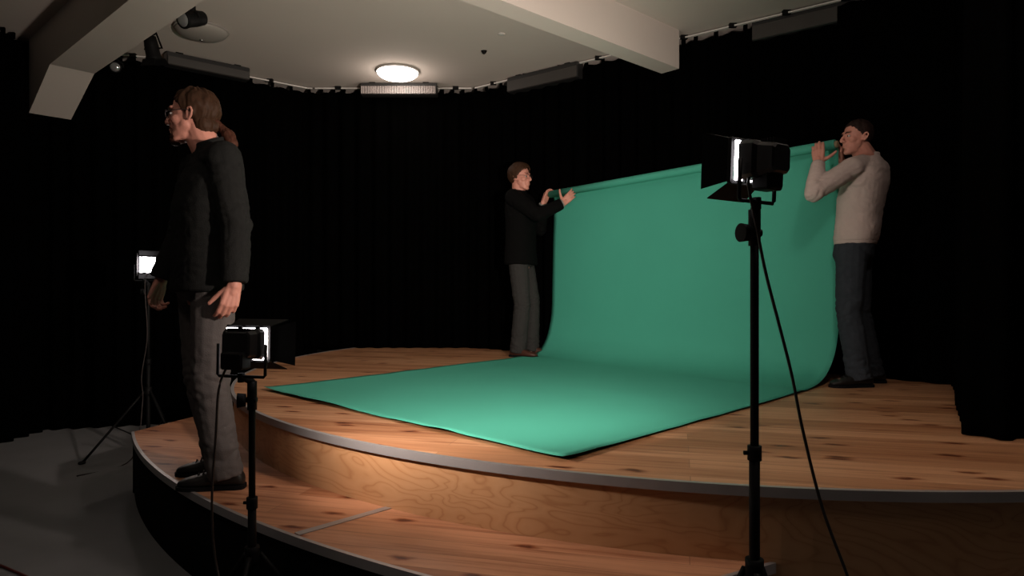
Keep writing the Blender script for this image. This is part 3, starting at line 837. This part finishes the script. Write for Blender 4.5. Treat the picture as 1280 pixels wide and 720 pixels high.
    for q in (1, -1):
        an = V(g['ankle'][q]); hem = V((an.x, an.y, g['zfloor'] + tr.get('hemz', .055)))
        R_ = tr['r']
        s.cap(hip[q], kne[q], R_[0], R_[1]); s.cap(kne[q], kne[q].lerp(hem, .55), R_[1], R_[2]); s.cap(kne[q].lerp(hem, .55), hem, R_[2], R_[3], flat1=True)
    cen = [(kne[1], .14), (kne[-1], .14), (V(g['ankle'][1]) + V((0, 0, .08)), .14), (V(g['ankle'][-1]) + V((0, 0, .08)), .14), (P + V((0, 0, -.12)), .10)]
    o = s.remesh('trousers', M[tr['mat']], root, .0065, 4, .5, folds(tr['amp'], 8, 13, cen, g['seed'] + 5))
    o['label'] = tr['label']
    for q in (1, -1):
        shoe(root, g['ankle'][q], g['foot'][q], g['zfloor'], M[g['shoemat']])
    return root, H, k, Sh, ls, fs_

# --- left man on the lower step: ponytail, glasses, goatee, black fleece
a = math.radians(42)
p1 = dict(base=(-1.35, 3.09, Z_STEP), label='person with a ponytail and glasses in a black fleece jacket standing on the lower step', seed=1.0,
    fp=(-.72, -.69), fs=(-math.cos(a), -math.sin(a)), fh=(-1, -.10, -.03), H=px(242, 146, 3.10), hk=1.06, sw=.185,
    P=(-1.42, 3.09, Z_STEP+.93), S=(-1.41, 3.10, Z_STEP+1.475), zfloor=Z_STEP, tilt=.38, thigh=.425, shin=.412,
    ankle={1: (-1.288, 2.985, Z_STEP+.08), -1: (-1.405, 3.215, Z_STEP+.08)}, foot={1: (-1, -.08), -1: (-1, -.12)},
    knee_hint={1: (-1, -.3, 0), -1: (-1, -.4, 0)},
    wrist={1: tuple(px(293, 357, 2.90)), -1: tuple(px(201, 351, 3.20))}, elbow_hint={1: (.8, .3, 0), -1: (.4, .6, 0)},
    hand={1: dict(d=(-.22, -.12, -.97), n=(-.55, .80, 0), side=-1, curl=(.45, .5, .35), spread=.09, thumb=(.75, .55, .35)),
          -1: dict(d=(-.18, -.25, -.95), n=(.85, -.4, -.1), side=1, curl=(.55, .55, .4), thumb=(.8, .5, .4))},
    top=dict(name='jacket', mat='fleece', label='black fleece jacket with a stand-up collar', amp=.011, cut=.96,
             sec=[(-.09, .185, .140, 0), (-.07, .200, .150, 0), (.10, .196, .145, 0), (.35, .188, .138, .004), (.62, .198, .142, .01), (.82, .203, .132, 0), (.95, .185, .112, -.01), (1.04, .12, .085, -.012), (1.09, .085, .07, -.012)],
             sleeve=(.082, .068, .056), collar=(.080, .071)),
    trousers=dict(mat='trouser', label='grey cargo trousers', amp=.010, r=(.100, .082, .076, .078), hemz=.05), shoemat='shoe', brow='hair_brown')
root, H, k, Sh, ls, fs_ = person(p1)
hair_shell(root, H, M['hair_brown'], k, lambda x, y, z: (z > .075 and x < .078) or (.012 < z <= .075 and x < .022 + (z-.012)*.75) or (-.03 < z <= .012 and x < .018) or (-.085 < z <= -.03 and x < -.018), r=(.102, .085, .093), thick=.016, c=(-.016, 0, .034), amp=.007)
s = S(); s.chain([H @ (V(p)*k) for p in ((-.085, 0, -.03), (-.118, .0, -.052), (-.150, .012, -.085), (-.168, .024, -.125), (-.172, .034, -.165))], [.030, .017, .028, .026, .010])
o = s.remesh('ponytail', M['hair_red'], root, .004, 2, .5, lambda p, n: .004*noise.noise(V((p.x*160, p.y*160, p.z*18)))); o['label'] = 'reddish brown ponytail'
s = S(); s.ell(V((-.050, 0, -.040))*k, V((.052, .068, .060))*k, H); s.ell(V((-.085, 0, -.045))*k, V((.035, .035, .030))*k, H)
s.remesh('nape_hair', M['hair_brown'], root, .004, 3, .5, lambda p, n: .0025*noise.noise(V((p.x*120, p.y*120, p.z*14))))
s = S(); s.ell(H @ (V((-.112, 0, -.048))*k), (.014, .018, .018)); s.obj('hair_tie', M['rubber'], root)
s = S(); s.ell(V((.079, 0, -.106))*k, V((.024, .026, .022))*k, H); s.ell(V((.086, 0, -.088))*k, V((.015, .022, .014))*k, H)
for sg in (1, -1): s.cap(V((.100, sg*.004, -.047))*k, V((.086, sg*.027, -.058))*k, .0055*k, .004*k, mx=H); s.cap(V((.086, sg*.027, -.058))*k, V((.076, sg*.026, -.092))*k, .004*k, .006*k, mx=H)
s.remesh('goatee', M['beard'], root, .003, 2, .5, lambda p, n: .0015*noise.noise(p*200))
glasses(root, H, k)
# jacket zip, pocket flap of the trousers
f, l, u = fr(fs_)
# --- middle man holding the far end of the roll
p2 = dict(base=(.12, 6.33, Z_STAGE), label='person in a black coat and glasses holding the far end of the green roll', seed=9.0,
    fp=(.95, -.30), fs=(.93, -.36), fh=(.86, -.51, -.05), H=px(650.5, 222, 6.28), hk=1.0, sw=.175,
    P=(.085, 6.33, Z_STAGE+.94), S=(.075, 6.31, Z_STAGE+1.49), zfloor=Z_STAGE, thigh=.425, shin=.418,
    ankle={1: (.185, 6.40, Z_STAGE+.08), -1: (.055, 6.26, Z_STAGE+.08)}, foot={1: (.95, -.3), -1: (.85, -.5)},
    knee_hint={1: (1, -.2, 0), -1: (1, -.3, 0)},
    wrist={1: tuple(RA + V((-.035, -.05, -.085))), -1: tuple(px(703.5, 254, 6.10))}, elbow_hint={1: (.1, .3, -1), -1: (-.1, -.5, -1)},
    hand={1: dict(d=(.35, .25, .85), n=(.75, -.55, .1), side=-1, curl=(.5, .7, .5), thumb=(.7, .6, .5)),
          -1: dict(d=(.72, .02, .68), n=(.25, .85, .30), side=1, curl=(.25, .35, .3), thumb=(.35, .9, .1), spread=.10)},
    top=dict(name='coat', mat='coat', label='black coat with a stand-up collar', amp=.010, cut=.95,
             sec=[(-.13, .185, .140, 0), (-.11, .198, .150, 0), (.10, .192, .142, 0), (.35, .186, .136, .004), (.62, .195, .140, .01), (.82, .20, .130, 0), (.95, .182, .112, -.01), (1.04, .12, .085, -.012), (1.09, .085, .07, -.012)],
             sleeve=(.080, .066, .054), collar=(.055, .068), cuffs=(.90, .985, .042), cuffmat='cuff'),
    trousers=dict(mat='trouser2', label='dark grey trousers', amp=.010, r=(.098, .082, .078, .080), hemz=.04), shoemat='shoe_brown', brow='hair_dark')
root, H, k, Sh, ls, fs_ = person(p2)
hair_shell(root, H, M['hair_brown'], k, lambda x, y, z: (z > .072 and x < .076) or (.012 < z <= .072 and x < .018 + (z-.012)*.8) or (-.015 < z <= .012 and x < .012) or (-.065 < z <= -.015 and x < -.03), r=(.108, .084, .099))
glasses(root, H, k)
# --- right man holding the near end of the roll, seen from behind
C3 = px(1084, 208, 4.44)
p3 = dict(base=(2.32, 4.47, Z_STAGE), label='person in a beige sweater and dark jeans holding the near end of the green roll', seed=4.0,
    fp=(-.80, .60), fs=(-.64, .77), fh=(-.985, -.10, .0), H=px(1071, 172.5, 4.40), hk=.95, sw=.178,
    P=(2.300, 4.46, Z_STAGE+.91), S=tuple(C3), zfloor=Z_STAGE, thigh=.41, shin=.405,
    ankle={1: (2.285, 4.36, Z_STAGE+.08), -1: (2.475, 4.56, Z_STAGE+.08)}, foot={1: (-.95, -.10), -1: (-.9, .1)},
    knee_hint={1: (-1, .2, 0), -1: (-1, .5, 0)},
    wrist={1: tuple(px(1023, 204, 4.36)), -1: tuple(px(1051.5, 201, 4.49))}, shoff={1: (-.035, -.02, -.035)}, ua=.325, fa=.25, elbow_hint={1: (-1, -.2, -.60), -1: (.4, .8, -.9)},
    hand={1: dict(d=(.05, .16, 1), n=(.35, .92, -.1), side=-1, curl=(.20, .55, .7), thumb=(.45, .9, .0), spread=.05),
          -1: dict(d=(-.12, -.02, 1), n=(-.85, .1, 0), side=-1, curl=(.5, .75, .6), thumb=(.6, .6, .5))},
    top=dict(name='sweater', mat='sweater', label='beige knitted sweater', amp=.010, cut=.97,
             sec=[(.08, .165, .120, 0), (.10, .178, .130, 0), (.20, .184, .136, 0), (.38, .180, .132, .004), (.62, .196, .136, .005), (.82, .203, .128, -.005), (.95, .185, .110, -.012), (1.04, .12, .085, -.014), (1.10, .08, .068, -.012)],
             sleeve=(.072, .060, .045), collar=(.045, .067), hem=(.115, .172, .126), cuffs=(.86, .97, .044)),
    trousers=dict(mat='denim', label='dark blue jeans', amp=.012, r=(.098, .084, .080, .082), hemz=.05), shoemat='shoe', brow='hair_dark', nose=1.03)
root, H, k, Sh, ls, fs_ = person(p3)
hair_shell(root, H, M['hair_dark'], k, lambda x, y, z: (z > .080 and x < .080) or (.015 < z <= .080 and x < .014 + (z-.015)*.85) or (-.02 < z <= .015 and x < .010 and (x < -.028 or x > -.006)) or (-.06 < z <= -.02 and x < -.035), r=(.104, .082, .094))

# ------------------------------------------------------------------ studio lights on stands
def studio_light(foot, head, aim, label, hub=.40, legs=(0, 120, 240), spread=.34, w=.165, h=.115, doors=(.5, .5, .5, .5), cable=None, yaw_knob=-1, dl_=.12, zd=1.0, rear=1.0):
    foot = V(foot); c = V(head); D = V(aim).normalized(); R = D.cross(V((0, 0, 1))).normalized(); U = R.cross(D)
    mx = Matrix(((R.x, U.x, D.x, c.x), (R.y, U.y, D.y, c.y), (R.z, U.z, D.z, c.z), (0, 0, 0, 1)))   # local x right, y up, z out of the lens
    t = thing('studio_light', tuple(foot), label, 'studio light')
    top = c.z - h/2 - .075
    zc = foot.z + .55*(top-foot.z)
    fx = lambda z: V((foot.x, foot.y, z))
    s = S(); s.cap(fx(foot.z+.10), fx(zc), .0145, .0145, 16, True, True); s.cap(fx(zc), fx(top), .0115, .0115, 16, True, True); s.cap(fx(top-.10), fx(top), .0165, .0165, 16, True, True); s.obj('pole', M['black'], t)
    s = S(); s.cap(fx(zc-.02), fx(zc+.02), .019, .019, 16, True, True); s.cap(fx(zc)+V((-.03, 0, 0)), fx(zc), .006, .006, 8, True, True); s.obj('collar', M['black'], t)
    s = S(); kc = fx(top-.065); s.cap(kc + V((.018, -.004, 0)), kc + V((yaw_knob*.018, -.004, 0)), .010, .010, 12, True, True)
    s.cap(kc + V((yaw_knob*.018, -.01, 0)), kc + V((yaw_knob*.045, -.018, 0)), .022, .026, 18, True, True); s.obj('tilt_knob', M['black'], t)
    s = S(); s.cap(fx(hub-.03), fx(hub+.03), .025, .025, 16, True, True); s.obj('leg_collar', M['black'], t)
    for an in legs:
        dv = V((math.cos(math.radians(an)), math.sin(math.radians(an)), 0))
        s = S(); e = foot + dv*spread + V((0, 0, .012)); st = fx(hub) + dv*.026
        s.cap(st, e, .009, .009, 10, True, True); m_ = st.lerp(e, .5)
        s.cap(fx(foot.z+.12), m_, .005, .005, 8, True, True)
        lg = s.obj('leg', M['black'], t)
        s = S(); s.cap(e + dv*-.012 + V((0, 0, .004)), e + dv*.015, .012, .012, 10); s.obj('rubber_foot', M['rubber'], lg)
    # yoke
    s = S(); yb = -h/2-.055
    pts = [V((-w/2-.012, 0, -.03)), V((-w/2-.012, yb+.006, -.03)), V((-w/2-.006, yb, -.03)), V((w/2+.006, yb, -.03)), V((w/2+.012, yb+.006, -.03)), V((w/2+.012, 0, -.03))]
    wp = [mx @ p for p in pts]; s.tube(wp, .0055, 8); mid = (wp[2]+wp[3])/2
    s.cap(V((mid.x, mid.y, mid.z-.02)), V((mid.x, mid.y, mid.z+.012)), .012, .012, 12, True, True)
    s.cap(fx(top-.002), V((mid.x, mid.y, mid.z)), .012, .012, 12)
    s.obj('yoke', M['black'], t)
    # housing: a ribbed box narrowing to the rear
    def rr(z, a, b, ch=.01):
        return [mx @ V((x, y, z)) for x, y in ((a, b-ch), (a-ch, b), (-a+ch, b), (-a, b-ch), (-a, -b+ch), (-a+ch, -b), (a-ch, -b), (a, -b+ch))]
    s = S(); s.rings([rr(-.105*zd, w*.26*rear, h*.30*rear), rr(-.10*zd, w*.30*rear, h*.34*rear), rr(-.06*zd, w*.36*rear, h*.40), rr(-.052*zd, w*.455, h*.445), rr(-.012, w*.475, h*.465)])
    hs = s.obj('housing', M['blackgloss'], t, False)
    for i in range(5):
        s = S(); s.box((0, h*.31 + .012, (-.095 + i*.009)*zd), (w*.22, .007, .0015), mx); s.obj('cooling_fin', M['black'], hs, False)
    s = S(); s.box((w*.0, -h*.48, -.062), (w*.26, h*.26, .028), mx, .006); s.obj('junction_box', M['black'], t, False)
    # glowing glass held between housing and frame
    s = S(); s.box((0, 0, -.004), (w*.492, h*.485, .0042), mx, .002); gl = s.obj('lamp_glass', M['lens'], t, False)
    s = S()
    for sx, sy, hx, hy in ((0, 1, w/2+.006, .007), (0, -1, w/2+.006, .007), (1, 0, .007, h/2+.006), (-1, 0, .007, h/2+.006)):
        s.box((sx*(w/2+.001), sy*(h/2+.001), .010), (hx, hy, .006), mx, .002)
    s.obj('front_frame', M['black'], t, False)
    for x, y in ((-w*.12, h*.485), (w*.3, h*.485), (-w*.2, -h*.485), (w*.12, -h*.485)):
        s = S(); s.box((x, y, -.004), (.008, .006, .012), mx, .001); s.obj('clip', M['black'], t, False)
    # four barn doors: right, left, top, bottom
    for (kx, ky), ang in zip(((1, 0), (-1, 0), (0, 1), (0, -1)), doors):
        if ang is None: continue
        o_ = math.sin(ang); f_ = math.cos(ang)
        if kx: i0, i1 = [(kx*(w/2+.004), -h/2, .016), (kx*(w/2+.004), h/2, .016)], [(kx*(w/2+.004+dl_*o_), h/2*1.35, .016+dl_*f_), (kx*(w/2+.004+dl_*o_), -h/2*1.35, .016+dl_*f_)]
        else: i0, i1 = [(-w/2, ky*(h/2+.004), .016), (w/2, ky*(h/2+.004), .016)], [(w/2*1.25, ky*(h/2+.004+dl_*o_), .016+dl_*f_), (-w/2*1.25, ky*(h/2+.004+dl_*o_), .016+dl_*f_)]
        q = [mx @ V(p) for p in i0 + i1]; nn = (q[1]-q[0]).cross(q[2]-q[1]).normalized()*.0015
        s = S(); s.add([p-nn for p in q] + [p+nn for p in q], [(0,1,2,3),(7,6,5,4),(0,4,5,1),(1,5,6,2),(2,6,7,3),(3,7,4,0)]); s.obj('barn_door', M['black'], t, False)
    if cable:
        s = S(); s.tube(cable, .0042, 8, samples=8); s.obj('cable', M['cable'], t)
    return t, mx

D1 = 2.34
f1 = (-.916, D1, 0)
h1 = px(309, 429.5, D1)
cab1 = [px(291, 455, D1-.05), px(281, 464, D1-.06), px(273, 490, D1-.08), px(270, 540, D1-.10), px(265, 620, D1-.12), px(268, 690, D1-.12), px(280, 745, D1-.15), px(300, 790, D1-.12) , V((-.80, 2.05, .01)), V((-.4, 1.6, .006))]
t1, m1 = studio_light(f1, h1, (.24, .97, -.03), 'black studio light on a short stand in front of the ponytailed man', hub=.34, legs=(270, 30, 165), spread=.26, w=.165, h=.115, doors=(1.05, -.35, .28, .42), cable=cab1, dl_=.08, zd=.62, rear=1.12)
D2 = 1.84
f2 = (.672, D2, 0)
h2 = px(936, 203, D2)
cab2 = [px(936, 222, D2-.06), px(936, 236, D2-.06), px(944, 275, D2-.05), px(957, 340, D2-.05), px(975, 410, D2-.05), px(990, 470, D2-.05), px(1004, 540, D2-.05), px(1028, 635, D2-.05), px(1060, 722, D2-.05), px(1085, 800, D2-.1), V((1.05, 1.70, .006)), V((1.4, 1.5, .006))]
t2, m2 = studio_light(f2, h2, (-.55, .83, .04), 'black studio light on the tall stand in front of the green backdrop', hub=.50, legs=(265, 25, 150), spread=.24, w=.128, h=.112, doors=(.5, .55, .32, .60), cable=cab2, dl_=.07)
D3 = 5.0
h3 = px(183.5, 331, D3)
cab3 = [px(184, 341, D3-.02), px(181, 360, D3-.05), px(184, 420, D3-.03), px(177, 470, D3-.05), px(178, 505, D3-.05), V((-2.78, 4.85, .03)), V((-2.95, 4.5, .006))]
t3, m3 = studio_light((h3.x, h3.y + .02, 0), h3, (.80, -.60, -.02), 'black studio light on a stand shining towards the camera, left of the ponytailed man', hub=.5, legs=(90, 210, 330), spread=.42, w=.13, h=.13, doors=(.6, .8, .8, .8), cable=cab3, dl_=.05)
# loose cable on the hall floor at the left
s = S(); s.tube([V((-2.35, 3.05, .006)), V((-2.02, 2.85, .006)), V((-1.86, 2.66, .006)), V((-1.72, 2.57, .006)), V((-1.5, 2.4, .006)), V((-1.3, 2.0, .006))], .006, 8, samples=8)
o = s.obj('floor_cable', M['redcable'], None, loc=(-1.8, 2.6, 0)); tag(o, 'thin dull red cable lying on the dark hall floor at lower left', 'cable')

# ------------------------------------------------------------------ light
def area(name, loc, aim, sx, sy, power, col, spread=PI):
    l = bpy.data.lights.new(name, 'AREA'); l.shape = 'RECTANGLE'; l.size = sx; l.size_y = sy; l.energy = power; l.color = col; l.spread = spread
    o = bpy.data.objects.new(name, l); C.objects.link(o); o.location = loc
    o.rotation_euler = V(aim).to_track_quat('-Z', 'Y').to_euler(); return o
def out(mx, z): return mx @ V((0, 0, z))
area('lamp_beam_left', out(m1, .018), (.90, .43, -.06), 0.13, .09, 25, (1.0, .84, .74), math.radians(150))
area('lamp_beam_right', out(m2, .018), (-.36, .93, .05), .12, .09, 50, (1.0, .84, .74), math.radians(105))
area('lamp_beam_far', out(m3, .018), (.80, -.60, -.02), .10, .08, 1.5, (1.0, .82, .70), math.radians(120))
def point(name, loc, power, col, r=.15):
    l = bpy.data.lights.new(name, 'POINT'); l.energy = power; l.color = col; l.shadow_soft_size = r
    o = bpy.data.objects.new(name, l); C.objects.link(o); o.location = loc; return o
point('dome_glow', (lit_pos[0], lit_pos[1], Z_CEIL-.16), 6, (1.0, .83, .74), .1)
# a second dome lamp of the same kind hangs nearer the hall, above the frame of the photograph
p_near = (1.35, 2.0)
dome_lamp(0, 0, .43, 'glowing white dome lamp on the ceiling over the hall side of the stage', True, p_near)
point('dome_glow_near', (p_near[0], p_near[1], Z_CEIL-.22), 32, (1.0, .83, .74), .12)

fill_left_pos = (-1.7, 1.5)  # added unseen lamp: fill light for the left beam and hall floor
dome_lamp(0, 0, .43, 'added unseen fill lamp in dome form on the ceiling over the hall floor at the left', True, fill_left_pos)
point('fill_glow_left', (fill_left_pos[0], fill_left_pos[1], Z_CEIL-.22), 6, (1.0, .83, .74), .12)

w = bpy.data.worlds.new('dark'); bpy.context.scene.world = w; w.use_nodes = True
w.node_tree.nodes['Background'].inputs['Color'].default_value = (0, 0, 0, 1)

cam = bpy.data.cameras.new('camera'); co = bpy.data.objects.new('camera', cam); C.objects.link(co)
co.location = (0, 0, CAMZ); co.rotation_euler = (PI/2, 0, 0)
cam.sensor_width = 36; cam.lens = 36*F/1280; cam.clip_start = .05; cam.clip_end = 60
sc = bpy.context.scene; sc.camera = co
sc.view_settings.view_transform = 'Standard'; sc.view_settings.look = 'None'; sc.view_settings.gamma = 1; sc.view_settings.use_curve_mapping = False
sc.view_settings.exposure = 0.0
